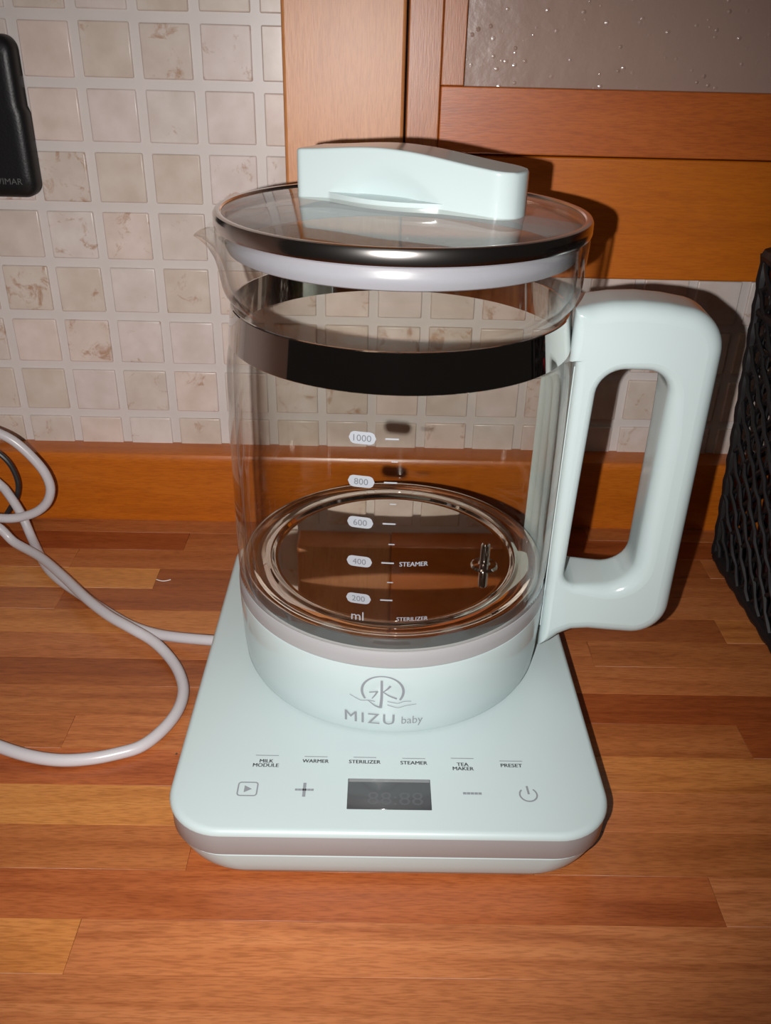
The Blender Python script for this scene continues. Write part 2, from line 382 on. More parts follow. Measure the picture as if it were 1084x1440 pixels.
wl = box('wall_left_added', -0.70, -0.4405, -0.16, WALL, -0.10, 0.85, M['grout']); tag(wl, kind='structure')  # added out of frame, sized so the steel band mirrors a pale stripe

# wooden upstand along the foot of the wall
ups_prof = [(WALL, 0.0), (WALL, 0.0518), (WALL - 0.0165, 0.0518), (WALL - 0.0190, 0.0510), (WALL - 0.0202, 0.0490), (WALL - 0.0205, 0.0455), (WALL - 0.0205, 0.0035), (WALL - 0.0198, 0.0)]
vsu = [(x, y, z) for x in (-0.44, 0.75) for (y, z) in ups_prof]; nu = len(ups_prof)
fsu = [(k, (k + 1) % nu, nu + (k + 1) % nu, nu + k) for k in range(nu)] + [tuple(range(nu)), tuple(range(nu, 2 * nu))[::-1]]
ups = mesh('trim_1', vsu, fsu, M['upstand'], None, True, 30); tag(ups, kind='structure')

# ------------------------------------------------------------------ worktop glued up from staves
top = empty('countertop', (0, 0, -0.04))
tag(top, 'butcher-block wooden worktop of warm brown staves under the kettle', 'countertop')
RED = (0.86, 0.68, 0.66); MIDT = (0.98, 0.94, 0.98); DARK = (0.68, 0.56, 0.50); YEL = (1.12, 1.26, 1.10); PNK = (1.06, 1.06, 1.25); BRN = (0.86, 0.80, 0.78); DRD = (0.64, 0.44, 0.36); LIT = (1.10, 1.16, 1.05)
rows = {
    -4: [(-0.44, MIDT), (0.05, PNK)], -3: [(-0.44, RED), (0.02, MIDT)],
    -2: [(-0.44, MIDT), (-0.18, PNK), (0.16, RED)],
    -1: [(-0.44, LIT), (-0.121, PNK), (0.30, MIDT)],
    0: [(-0.44, MIDT), (-0.30, RED), (0.133, PNK)],
    1: [(-0.44, BRN), (-0.085, RED), (0.06, BRN), (0.30, MIDT)],
    2: [(-0.44, MIDT), (-0.22, YEL), (0.02, MIDT), (0.26, BRN)],
    3: [(-0.44, MIDT), (-0.26, RED), (-0.02, LIT), (0.29, MIDT)],
    4: [(-0.44, BRN), (-0.159, MIDT), (-0.02, BRN), (0.178, DRD)],
    5: [(-0.44, MIDT), (-0.29, BRN), (0.03, DRD), (0.30, MIDT)],
    6: [(-0.44, MIDT), (-0.28, DARK), (-0.03, MIDT), (0.27, BRN)],
    7: [(-0.44, RED), (-0.24, MIDT), (0.115, BRN), (0.28, LIT)],
    8: [(-0.44, MIDT), (-0.27, LIT), (0.0, DARK), (0.197, LIT)],
    9: [(-0.44, BRN), (-0.20, DARK), (0.02, MIDT), (0.24, DARK)],
    10: [(-0.44, YEL), (-0.147, DARK), (0.05, BRN), (0.22, MIDT)],
    11: [(-0.44, MIDT), (-0.206, BRN), (0.04, DARK), (0.21, BRN)],
    12: [(-0.44, DARK), (-0.30, DRD), (-0.137, BRN), (0.10, DRD)],
    13: [(-0.44, BRN), (-0.10, DRD), (0.14, BRN)],
}
PS = 0.0229
for k in range(-13, 14):
    y0 = -0.1240 + (k - 1) * PS; y1 = y0 + PS
    segs = rows.get(k)
    if segs is None:
        xs = sorted(random.uniform(-0.38, 0.55) for _ in range(3)); segs = [(-0.44, random.choice([MIDT, RED, LIT]))] + [(x, random.choice([MIDT, RED, PNK, BRN, LIT])) for x in xs]
    for n_, (xa, tone) in enumerate(segs):
        xb = segs[n_ + 1][0] if n_ + 1 < len(segs) else 0.75
        s = box('stave', xa + 0.00006, xb - 0.00006, y0 + 0.00005, y1 - 0.00005, 0.0, 0.04 + random.uniform(-0.00005, 0.0), M['stave'], top, 0.00012, 1)
        v = random.uniform(0.95, 1.04); s.color = (tone[0] * v, tone[1] * v, tone[2] * v, 1)

# ------------------------------------------------------------------ wall cabinet with a glazed door
CY = WALL - 0.022
cab = empty('wall_cabinet', (-0.0645, WALL, 0.177))
tag(cab, 'orange-brown wooden wall cabinet with a glazed door, behind the kettle lid', 'cabinet')
CO = Vector(cab.location)
def cbox(name, x0, x1, y0, y1, z0, z1, mat, parent=cab, bev=0.0012, off=None):
    o = box(name, x0, x1, y0, y1, z0, z1, mat, parent, bev, 3)
    o.location = Vector(o.location) - (CO if off is None else off)
    return o
cbox('stile', -0.0645, 0.0030, CY, WALL - 0.001, 0.1771, 0.75, M['cab_v'], bev=0.002)
cbox('bottom_rail', 0.0031, 0.55, CY, WALL - 0.001, 0.1771, 0.2460, M['cab_h'])
cbox('back_panel', 0.0031, 0.55, WALL - 0.004, WALL - 0.002, 0.2461, 0.75, M['inside'], bev=0)
door = empty('door', Vector((0.004, CY, 0.2468)) - CO); door.parent = cab
DO = Vector((0.004, CY, 0.2468))
cbox('door_stile', 0.0042, 0.0226, CY - 0.0012, WALL - 0.006, 0.2468, 0.75, M['door_v'], door, 0.0008, DO)
cbox('door_inner_stile', 0.0227, 0.0354, CY - 0.0012, WALL - 0.006, 0.2813, 0.75, M['door_v'], door, 0.0006, DO)
cbox('door_rail', 0.0228, 0.55, CY - 0.0016, WALL - 0.006, 0.2468, 0.2812, M['door_h'], door, 0.0008, DO)
cbox('glass_pane', 0.0354, 0.55, CY + 0.006, CY + 0.010, 0.2812, 0.75, M['pane'], door, 0.0, DO)

# ------------------------------------------------------------------ black socket cover on the wall
sk = empty('socket_cover', (-0.2752, WALL, 0.258))
tag(sk, 'black plastic socket cover mounted on the tiled wall at the left', 'socket cover')
# extra points along the right side so the step stays local
def sock_loop2(ins, dy):
    base = rrect(0.0605 - ins, 0.0430 - ins, 0.0078, 8)
    out = []
    for i, (x, z) in enumerate(base):
        out.append((x, z))
    # insert step points between last corner (lower right) and first (upper right)
    seq = [(0.0617 - ins, -0.004), (0.0617 - ins, 0.003), (0.0605 - ins, 0.0065), (0.0605 - ins, 0.010)]
    out = [(x + (0.0012 if (x > 0 and z < -0.02) else 0), z) for x, z in out]
    return [(x, -dy, z) for x, z in out + seq]
loft('cover_plate', [sock_loop2(0, 0.0012), sock_loop2(0, 0.0085), sock_loop2(0.0008, 0.0105), sock_loop2(0.0026, 0.0122), sock_loop2(0.0052, 0.0130), sock_loop2(0.0080, 0.0131)], M['black'], sk)
g = text_geo('VIMAR', 0.0150, 0.0034)
print_mesh('lettering', g, lambda x, y: (0.0470 + x, -0.0132, -0.0335 + y), plain('worn_grey_print', (0.09, 0.09, 0.09), 0.5), sk)

# ------------------------------------------------------------------ heating base with control panel
base = empty('heating_base', (0, 0, 0))
tag(base, 'flat mint-green square heating base with touch controls and white cord', 'appliance base')
BX, BY, HX, HY, BR = -0.0010, -0.0145, 0.0915, 0.1147, 0.024
def bl(ins, z, r=None): return [(x, y, z) for x, y in rrect(HX - ins, HY - ins, r or BR - ins * 0.6, 12, BX, BY)]
loft('lower_shell', [bl(0.0100, 0.0006, .030), bl(0.0058, 0.0009, .030), bl(0.0036, 0.0022, .030), bl(0.0024, 0.0048, .029), bl(0.0016, 0.0085, .0275), bl(0.0011, 0.0125, .0255), bl(0.0010, 0.0144, .0245), bl(0.0014, 0.0150, .024), bl(0.0030, 0.0153)], M['mint_satin'], base)
loft('grey_band', [bl(0.0030, 0.0150), bl(0.0009, 0.0152), bl(0.0006, 0.0158), bl(0.0004, 0.0262), bl(0.0030, 0.0264)], M['grey_plastic'], base, angle=50)
plate_loops = [bl(0.0030, 0.0263), bl(0.0002, 0.0263)]
for k in range(7):
    a = math.radians(90 * k / 6); plate_loops.append(bl(0.0026 * (1 - math.cos(a)), 0.0266 + 0.0026 * math.sin(a)))
TOPZ = 0.0292
loft('top_plate', plate_loops, M['mint_satin'], base)
for sx in (-1, 1):
    for s2 in (-1, 1):
        f = lathe('rubber_foot', [(0, 0), (0.0075, 0), (0.008, 0.0006), (0.008, 0.0016), (0, 0.0016)], M['rubber'], base, 24)
        f.location = (BX + sx * 0.068, BY + s2 * 0.088, 0)
def pm(cx, cyy): return lambda x, y: (cx + x, cyy + y, TOPZ + 0.00012)
# display window
disp = box('display', -0.0184, 0.0164, -0.1168, -0.1003, TOPZ - 0.003, TOPZ + 0.00025, M['screen'], base, 0.0002, 1)
e1 = box('display_rim', -0.0180, 0.0160, -0.1022, -0.1007, TOPZ, TOPZ + 0.00032, M['screen_edge'], disp, 0.0, 1); e1.location = Vector(e1.location) - Vector(disp.location)
g = text_geo('88:88', 0.023, 0.0068)
o = print_mesh('unlit_digits', g, lambda x, y: (x, y, 0), M['screen_digit'], disp); o.location = Vector((0.0015, -0.1112, TOPZ + 0.0003)) - Vector(disp.location)
# button captions with their lines
for body, cx, cyy, wd, ht, lx in (('MILK\nMODULE', -0.0540, -0.0922, 0.0110, 0.0044, 0), ('WARMER', -0.0328, -0.0906, 0.0113, 0.0020, 0), ('STERILIZER', -0.0115, -0.0906, 0.0136, 0.0020, 0),
                                  ('STEAMER', 0.0098, -0.0908, 0.0116, 0.0020, 0), ('TEA\nMAKER', 0.0310, -0.0925, 0.0090, 0.0044, 0), ('PRESET', 0.0521, -0.0915, 0.0092, 0.0020, 0)):
    print_mesh('caption', heavy(text_geo(body, wd, ht), 0.00010), pm(cx, cyy), M['print'], base)
    ly = -0.0877 if '\n' in body else cyy + 0.0026
    print_mesh('caption_line', stroke_geo([(-0.0050, 0), (0.0050, 0)], 0.0004, ([], [])), pm(cx, ly), M['print'], base)
# play, plus, minus and power symbols
gp = stroke_geo(rrect(0.0040, 0.0036, 0.0012, 4), 0.0006, ([], []), True)
b_ = len(gp[0]); gp[0].extend([(-0.0014, -0.0019), (0.0018, 0.0), (-0.0014, 0.0019)]); gp[1].append((b_, b_ + 1, b_ + 2))
print_mesh('play_symbol', gp, pm(-0.0600, -0.1069), M['print'], base)
gp = ([], [])
for k in (-3.3, -2.0, 2.0, 3.3, -0.7, 0.7): stroke_geo([(k * 0.001 - 0.0006, 0), (k * 0.001 + 0.0006, 0)], 0.0011, gp)
stroke_geo([(0, -0.0038), (0, 0.0038)], 0.0013, gp)
print_mesh('plus_symbol', gp, pm(-0.0364, -0.1069), M['print'], base)
gp = ([], [])
for k in range(5): stroke_geo([((k - 2) * 0.0016 - 0.0007, 0), ((k - 2) * 0.0016 + 0.0007, 0)], 0.0012, gp)
print_mesh('minus_symbol', gp, pm(0.0337, -0.1076), M['print'], base)
gp = ([], [])
stroke_geo([(0.0036 * math.sin(math.radians(a)), 0.0036 * math.cos(math.radians(a))) for a in range(38, 323, 12)], 0.0007, gp)
stroke_geo([(-0.0001, 0.0047), (0.0002, 0.0002)], 0.0009, gp)
print_mesh('power_symbol', gp, pm(0.0571, -0.1078), M['print'], base)
# the cord, one run: out of the base, back to the wall, round in a loop and forward again
cordA = [(-0.0870, 0.0175, 0.0095), (-0.0975, 0.019, 0.0090), (-0.1196, 0.0254, 0.006), (-0.1348, 0.0316, 0.004), (-0.1494, 0.0394, 0.0034), (-0.1649, 0.0509, 0.0034), (-0.1862, 0.0686, 0.0034), (-0.2061, 0.086, 0.0034), (-0.2201, 0.1026, 0.0036), (-0.2365, 0.1282, 0.006), (-0.245, 0.138, 0.0193), (-0.2543, 0.145, 0.0315), (-0.2615, 0.148, 0.0384), (-0.285, 0.150, 0.062)]
cordL = [(-0.300, 0.142, 0.086), (-0.285, 0.132, 0.0935), (-0.2565, 0.13, 0.0863), (-0.2442, 0.13, 0.0818), (-0.2352, 0.13, 0.0757), (-0.2267, 0.13, 0.0655), (-0.2208, 0.13, 0.055), (-0.219, 0.13, 0.0443), (-0.2225, 0.13, 0.0343), (-0.23, 0.13, 0.027), (-0.2398, 0.13, 0.0228), (-0.2488, 0.129, 0.0215), (-0.2620, 0.128, 0.0225), (-0.285, 0.122, 0.026)]
cordB = [(-0.288, 0.116, 0.032), (-0.272, 0.118, 0.030), (-0.2542, 0.120, 0.0205), (-0.2440, 0.1180, 0.0100), (-0.2234, 0.1045, 0.0080), (-0.2015, 0.082, 0.0085), (-0.1788, 0.0566, 0.0095), (-0.161, 0.0396, 0.0098), (-0.1463, 0.0293, 0.0092), (-0.1324, 0.0218, 0.0062), (-0.1212, 0.0113, 0.0038), (-0.1125, -0.0022, 0.0034), (-0.1073, -0.0169, 0.0034), (-0.1072, -0.0315, 0.0034), (-0.1116, -0.0454, 0.0034), (-0.1193, -0.0568, 0.0034), (-0.1298, -0.0621, 0.0034), (-0.1416, -0.0656, 0.0034), (-0.1552, -0.0668, 0.0034), (-0.1701, -0.0644, 0.0034), (-0.1864, -0.0587, 0.0034), (-0.2071, -0.0495, 0.0034), (-0.24, -0.040, 0.0034), (-0.30, -0.030, 0.0034)]
o = tube('power_cord', catmull(cordA + cordL + cordB, 8), 0.0030, M['cable_white'], base, 14); o['label'] = 'white power cord looped beside the base'
kb = tube('black_cable', catmull([(-0.33, 0.135, 0.0018), (-0.30, 0.143, 0.055), (-0.275, 0.1465, 0.068), (-0.2644, 0.147, 0.0665), (-0.2544, 0.147, 0.0588), (-0.2491, 0.147, 0.0501), (-0.2472, 0.147, 0.0381), (-0.2507, 0.148, 0.0267), (-0.2567, 0.150, 0.0184), (-0.2655, 0.150, 0.0088), (-0.285, 0.150, 0.0022), (-0.33, 0.148, 0.0018)], 8), 0.0017, M['cable_black'], None, 10)
tag(kb, 'thin black cable curving behind the white cord at the far left', 'cable')

# ------------------------------------------------------------------ glass kettle
kettle = empty('glass_kettle', (0, 0, TOPZ))
tag(kettle, 'round clear glass kettle with mint-green collar and handle on the heating base', 'kettle')
KZ = Vector((0, 0, TOPZ))
def kp(o):
    o.parent = kettle; o.location = Vector(o.location) - KZ; return o
SP = math.radians(174.0)
def spout(r, z, t):
    d = (t - SP + PI) % (2 * PI) - PI
    wd = math.radians(21)
    if abs(d) > wd or z < 0.208: return r, z
    s = (0.5 + 0.5 * math.cos(PI * d / wd)) ** 1.15; h = max(0.0, (z - 0.208) / 0.0290)
    h2 = h * h * (3 - 2 * h) if h < 1 else 1.0
    return r + 0.0125 * s * h2 * h, z - 0.0075 * s * s * h ** 4
g_out = [(0.0745, 0.0768), (0.0752, 0.0775), (0.0754, 0.085), (0.0755, 0.10), (0.0755, 0.13), (0.0754, 0.155), (0.0751, 0.170), (0.0747, 0.180), (0.0741, 0.1850), (0.0734, 0.1882), (0.0728, 0.1902), (0.0723, 0.1915),
         (0.0705, 0.2074), (0.0710, 0.2090), (0.0723, 0.2108), (0.0735, 0.2125), (0.0744, 0.2150), (0.0749, 0.2185), (0.0752, 0.2230), (0.0754, 0.2280), (0.0756, 0.2320), (0.0757, 0.2355), (0.0752, 0.2370), (0.0743, 0.2374)]
g_in = [(0.0734, 0.2366), (0.0731, 0.2345), (0.0729, 0.2280), (0.0727, 0.2230), (0.0723, 0.2185), (0.0717, 0.2155), (0.0706, 0.2128), (0.0694, 0.2106), (0.0687, 0.2088), (0.0679, 0.2070), (0.0696, 0.1920), (0.0701, 0.1900), (0.0708, 0.1880), (0.0714, 0.1855), (0.0720, 0.180), (0.0724, 0.170), (0.0727, 0.155), (0.0729, 0.13), (0.0729, 0.085), (0.0728, 0.0768)]
glass = kp(lathe('glass_body', g_out + g_in, M['glass'], None, 192, True, spout, 60))
def r_out(z):
    for (r0, z0), (r1, z1) in zip(g_out, g_out[1:]):
        if z0 <= z <= z1: return r0 + (r1 - r0) * (z - z0) / max(1e-9, z1 - z0)
    return 0.0755
kp(lathe('collar', [(0.0, TOPZ + 0.0006), (0.0722, TOPZ + 0.0006), (0.0734, TOPZ + 0.0012), (0.0741, TOPZ + 0.003), (0.0748, 0.040), (0.0754, 0.055), (0.0757, 0.0675), (0.0755, 0.0683), (0.0748, 0.0685)], M['mint'], None, 160))
kp(lathe('grey_ring', [(0.0740, 0.0680), (0.0752, 0.0684), (0.0757, 0.0690), (0.0757, 0.0725), (0.0754, 0.0748), (0.0748, 0.0762), (0.0738, 0.0767), (0.0700, 0.0767)], M['grey_plastic'], None, 160))
kp(lathe('steel_band', [(0.0724, 0.1917), (0.0731, 0.1916), (0.0734, 0.1919), (0.0716, 0.2069), (0.0713, 0.2072), (0.0706, 0.2072)], M['steel'], None, 160, True))
kp(lathe('heating_plate', [(0.0, 0.0800), (0.0200, 0.0800), (0.0560, 0.0800), (0.0575, 0.08001), (0.0583, 0.0803), (0.0592, 0.0815), (0.0600, 0.0819), (0.0610, 0.0815), (0.0618, 0.0810), (0.0626, 0.0809), (0.0668, 0.0809), (0.0674, 0.0810), (0.0690, 0.0817), (0.0706, 0.0821), (0.0722, 0.0821)], M['steel_plate'], None, 160, False, None, 80))
kp(lathe('gasket', [(0.0700, 0.0768), (0.0727, 0.0768), (0.0727, 0.0818), (0.0700, 0.0818)], M['rubber'], None, 128, True))
pin = lathe('sensor_pin', [(0.0, 0.0925), (0.0014, 0.0924), (0.0021, 0.0918), (0.0023, 0.0908), (0.0023, 0.0818), (0.0030, 0.0812), (0.0058, 0.0810), (0.0066, 0.0803), (0.0066, 0.0799)], M['steel'], None, 32)
pin.location = (0.0445, -0.010, 0); kp(pin)

# handle: a D in the upright plane, rounded towards front and back, its inner side hollowed to the glass
hnd = empty('handle', -KZ, 0.0); hnd.location = (0, 0, 0); hnd.parent = kettle; hnd.location = -KZ + Vector((0, 0, 0)); hnd.rotation_euler = (0, 0, math.radians(-4.0))
def arc2(cx, cz, r, a0, a1, n=9):
    return [(cx + r * math.cos(math.radians(a0 + (a1 - a0) * k / n)), cz + r * math.sin(math.radians(a0 + (a1 - a0) * k / n))) for k in range(n + 1)]
def dense(pts, step=0.003):
    out = []
    for (a, b) in zip(pts, pts[1:] + pts[:1]):
        n = max(1, int(math.hypot(b[0] - a[0], b[1] - a[1]) / step))
        for k in range(n): out.append((a[0] + (b[0] - a[0]) * k / n, a[1] + (b[1] - a[1]) * k / n))
    return out
outer = [(0.0755, 0.0385), (0.0800, 0.0405), (0.0850, 0.0450), (0.0905, 0.0482), (0.0980, 0.0492), (0.1080, 0.0488)]
outer += arc2(0.1180, 0.0660, 0.0175, -85, 0, 9)
outer += arc2(0.1165, 0.1925, 0.0185, 0, 78, 9)
outer += [(0.1100, 0.2122), (0.0990, 0.2128), (0.0880, 0.2122), (0.0790, 0.2106), (0.0728, 0.2092), (0.0728, 0.1868), (0.0755, 0.1868)]
hole = arc2(0.1050, 0.0930, 0.0130, -90, 0, 8)[::1]
hole = [(0.0890, 0.0757)] + arc2(0.1020, 0.0898, 0.0140, -90, 0, 8) + arc2(0.1050, 0.1735, 0.0110, 0, 90, 8) + arc2(0.0965, 0.1730, 0.0115, 92, 176, 8) + [(0.0838, 0.1300), (0.0828, 0.0840)] + arc2(0.0892, 0.0822, 0.0064, 182, 262, 5)
outer = dense(outer); hole = dense(hole)
def normals2(P):
    out = []
    for i in range(len(P)):
        a, b = P[i - 1], P[(i + 1) % len(P)]; dx, dz = b[0] - a[0], b[1] - a[1]; L = math.hypot(dx, dz) or 1
        out.append((-dz / L, dx / L))
    # smooth
    for _ in range(3):
        out = [tuple((out[i - 1][c] + out[i][c] * 2 + out[(i + 1) % len(out)][c]) / 4 for c in (0, 1)) for i in range(len(out))]
    return out
no, nh = normals2(outer), normals2(hole)      # outer runs counter-clockwise: normal points inwards; hole too: points into the hole
HT = 0.0155
def slice_at(t):
    a = abs(t)
    def ins(r): 
        q = max(0.0, a - (HT - r)); return r - math.sqrt(max(0.0, r * r - q * q))
    lo = []
    for (u, z), (nx, nz) in zip(outer, no):
        r = 0.0050 if u < 0.0760 else 0.0070
        d = ins(r)
        # the inner side follows the round of the glass, fading out towards the grip
        u0, u1 = (0.0731, 0.0850) if z > 0.1866 else (0.0757, 0.0815)
        f = min(1.0, max(0.0, (u1 - u) / (u1 - u0)))
        uu = u + nx * d - f * (u - math.sqrt(u * u - t * t)) + 0.0004 * f; zz = z + nz * d
        lo.append((uu, t, zz))
    lh = []
    for (u, z), (nx, nz) in zip(hole, nh):
        f = min(1.0, max(0.0, (u - 0.086) / 0.028)); g_ = min(1.0, max(0.0, (0.186 - z) / 0.03)); r = 0.0030 + 0.0050 * f * (0.3 + 0.7 * g_)
        d = ins(r); lh.append((u - nx * d, t, z - nz * d))
    return lo, lh
ts = [-HT, -HT + 0.0002, -HT + 0.0008, -HT + 0.0018, -HT + 0.003, -HT + 0.0045, -HT + 0.006, -HT + 0.0075, -0.004, 0.0, 0.004, HT - 0.0075, HT - 0.006, HT - 0.0045, HT - 0.003, HT - 0.0018, HT - 0.0008, HT - 0.0002, HT]
hv, hf = [], []; NO, NH = len(outer), len(hole)
for t in ts:
    lo, lh = slice_at(t); hv += lo + lh
for i in range(len(ts) - 1):
    b0, b1 = i * (NO + NH), (i + 1) * (NO + NH)
    for k in range(NO): hf.append((b0 + k, b0 + (k + 1) % NO, b1 + (k + 1) % NO, b1 + k))
    for k in range(NH): hf.append((b0 + NO + k, b1 + NO + k, b1 + NO + (k + 1) % NH, b0 + NO + (k + 1) % NH))
ncap = len(hf)
for i in (0, len(ts) - 1):
    b0 = i * (NO + NH); lo = [Vector((v[0], v[2], 0)) for v in hv[b0:b0 + NO]]; lh = [Vector((v[0], v[2], 0)) for v in hv[b0 + NO:b0 + NO + NH]]
    for tri in tessellate_polygon([lo, lh]): hf.append(tuple(b0 + q for q in tri))
grip = mesh('grip', hv, hf, M['mint'], hnd, True, 30)
for p in grip.data.polygons:
    if p.index >= ncap: p.use_smooth = False

# the strip that carries the handle, curved to the glass
sv, sf = [], []
azs = [math.radians(-9 + 36 * k / 18) for k in range(19)]
for a in azs:
    for (r, z) in ((0.0758, 0.050), (0.0758, 0.1845), (0.0774, 0.1845), (0.0774, 0.050)): sv.append((r * math.cos(a), r * math.sin(a), z))
for k in range(18):
    for q in range(4): sf.append((4 * k + q, 4 * k + (q + 1) % 4, 4 * k + 4 + (q + 1) % 4, 4 * k + 4 + q))
sf += [(0, 1, 2, 3), (72, 73, 74, 75)]
mesh('mounting_strip', sv, sf, M['mint'], hnd)

# prints on the glass and on the collar
def on_glass(az, z0, rr=None, lift=0.00015):
    a0 = math.radians(az)
    def f(x, y):
        z = z0 + y; R = (rr if rr else r_out(z)) + lift; a = a0 + x / R
        return (R * math.cos(a), R * math.sin(a), z - TOPZ)
    return f
def pill(hx, hy, n=8):
    V = [(x, y) for x, y in rrect(hx, hy, hy, n)]; n_ = len(V); V.append((0, 0))
    return V, [(k, (k + 1) % n_, n_) for k in range(n_)]
def pill_strip(hx, hy, n=14):
    V, F = [], []
    for k in range(n + 1):
        x = -hx + 2 * hx * k / n
        e = hx - hy
        h = hy if abs(x) <= e else math.sqrt(max(0.0, hy * hy - (abs(x) - e) ** 2))
        V += [(x, h), (x, -h)]
    for k in range(n): F.append((2 * k, 2 * k + 1, 2 * k + 3, 2 * k + 2))
    return V, F
for n_, (num, z) in enumerate((('200', 0.1036), ('400', 0.1215), ('600', 0.1394), ('800', 0.1572), ('1000', 0.1750))):
    az = -101.6 + n_ * 0.16
    p = print_mesh('volume_mark', pill_strip(0.0052, 0.00245), on_glass(az, z), M['print_light'], kettle)
    print_mesh('volume_number', text_geo(num, 0.0068 if num == '1000' else 0.0054, 0.0026), on_glass(az, z, None, 0.0003), M['print_dark'], p)
    print_mesh('scale_line', stroke_geo([(-0.0025, 0), (0, 0), (0.0025, 0)], 0.00065, ([], [])), on_glass(-92.9 + n_ * 0.1, z + 0.0003), M['print_light'], kettle)
    if n_ < 4:
        print_mesh('scale_line', stroke_geo([(-0.0012, 0), (0.0012, 0)], 0.00045, ([], [])), on_glass(-91.9 + n_ * 0.1, z + 0.0090), M['print_light'], kettle)
print_mesh('unit_print', text_geo('ml', 0.0052, 0.0042), on_glass(-101.9, 0.0948), M['print_light'], kettle)
print_mesh('caption', heavy(text_geo('STEAMER', 0.0114, 0.0021), 0.00006), on_glass(-84.9, 0.1214), M['print_light'], kettle)
print_mesh('caption', heavy(text_geo('STERILIZER', 0.0130, 0.0019), 0.00005), on_glass(-84.6, 0.0946), M['print_light'], kettle)

# brand mark on the collar
LG = ([], [])
def lp(x, y): return ((x - 530) * 0.000046, 0.0643 - (y - 140) * 0.000059)
def ls(pts, w0, w1=None, sub=4):
    q = smooth2([lp(*p) for p in pts], sub); n = len(q); w1 = w0 if w1 is None else w1
    stroke_geo(q, [(w0 + (w1 - w0) * i / (n - 1)) * 0.00005 for i in range(n)], LG)
arcp = []; arcw = []
for k in range(41):
    a = math.radians(213 - 246 * k / 40); arcp.append(lp(530 + 197 * math.cos(a), 285 - 146 * math.sin(a))); arcw.append((13 + 9 * abs(math.cos(a)) ** 2) * 0.00005)
stroke_geo(arcp, arcw, LG)
ls([(520, 178), (522, 260), (522, 350), (514, 446)], 20, 26); ls([(518, 444), (462, 428), (395, 384)], 20, 7)
ls([(403, 300), (440, 294), (486, 286)], 14, 12); ls([(482, 284), (462, 320), (430, 360)], 18, 9)
ls([(604, 228), (572, 262), (532, 292)], 22, 8); ls([(534, 288), (590, 322), (668, 352)], 10, 18)
ls([(213, 346), (265, 368), (325, 388), (395, 380), (460, 386)], 7, 9)
ls([(578, 380), (635, 390), (680, 396), (740, 378), (806, 379)], 8, 8); ls([(578, 414), (640, 432), (690, 439), (760, 420), (858, 410)], 8, 7)
cr = lambda az, z0: (lambda x, y: ((0.0746 + (z0 + y - 0.036) * 0.035 + 0.0004) * math.cos(math.radians(az) + x / 0.0755), (0.0746 + (z0 + y - 0.036) * 0.035 + 0.0004) * math.sin(math.radians(az) + x / 0.0755), z0 + y - TOPZ))
o = print_mesh('emblem', LG, cr(-93.3, 0.0), M['print'], kettle)
print_mesh('lettering', heavy(text_geo('MIZU', 0.0224, 0.0060, bold=-0.002, spacing=1.25), 0.00009), cr(-97.6, 0.0394), M['print'], kettle)
print_mesh('lettering', text_geo('baby', 0.0096, 0.0058, bold=0.0), cr(-83.0, 0.0384), M['print'], kettle)

# ------------------------------------------------------------------ lid
lid = empty('kettle_lid', (0, 0, 0.2374))
tag(lid, 'round glass lid with steel rim and mint-green grip on top of the kettle', 'lid')
LZ = 0.2374
def lq(o): o.parent = lid; o.location = Vector(o.location) - Vector((0, 0, LZ)); return o
lq(lathe('lid_glass', [(r, 0.2470 - 0.70 * r * r) for r in (0.0, 0.012, 0.024, 0.036, 0.048, 0.058, 0.066, 0.0735)] + [(0.0738, 0.2426), (0.0735, 0.2406)] + [(r, 0.2444 - 0.70 * r * r) for r in (0.066, 0.058, 0.048, 0.036, 0.024, 0.012, 0.0)], M['lid_glass'], None, 128))
lq(lathe('steel_rim', [(0.0728, 0.2434), (0.0733, 0.2440), (0.0745, 0.2442), (0.0756, 0.2438), (0.0761, 0.2428), (0.0762, 0.2390), (0.0759, 0.2381), (0.0750, 0.2378), (0.0722, 0.2378), (0.0722, 0.2400), (0.0742, 0.2402), (0.0742, 0.2430)], M['steel_satin'], None, 160, True))
lq(lathe('silicone_seal', [(0.0690, 0.2400), (0.0724, 0.2400), (0.0726, 0.2376), (0.0718, 0.2366), (0.0718, 0.2350), (0.0724, 0.2335), (0.0722, 0.2312), (0.0712, 0.2290), (0.0700, 0.2284), (0.0688, 0.2290), (0.0688, 0.2390)], M['silicone'], None, 128, True))
# the grip: a bar with a scooped front and a finger lip
HL, HW, GZ = 0.0482, 0.0115, 0.2450
us = [-1 + 2 * k / 100 for k in range(101)]
def halfw(u):
    x = u * HL
    if x < -HL + 0.004: q = (x + HL - 0.004) / 0.004; return (HW - 0.004) + 0.004 * math.sqrt(max(0, 1 - q * q))
    if x > HL - 0.010: q = (x - HL + 0.010) / 0.010; return (HW - 0.010) + 0.010 * math.sqrt(max(0, 1 - q * q))
    return HW
def gh(u): return 0.0172 + 0.0046 * math.exp(-((u + 0.12) / 0.72) ** 2) - 0.0010 * max(0, u) ** 2 + 0.0008 * max(0, -u)
def ufine(u): return math.sin(u * PI / 2) * 0.35 + u * 0.65 if abs(u) < 1 else u
us = [ufine(u) for u in us]
low = [0, 0.0005, 0.0012, 0.0020, 0.0027, 0.0032, 0.0035, 0.0036, 0.00375, 0.0041, 0.0047, 0.0055, 0.0064]
levels = [('a', z) for z in low] + [('f', f) for f in (0.1, 0.2, 0.3, 0.4, 0.5, 0.6, 0.7, 0.78, 0.85, 0.9, 0.935, 0.96, 0.98, 0.993, 1.0)]
gv, gf = [], []; ng = len(us)
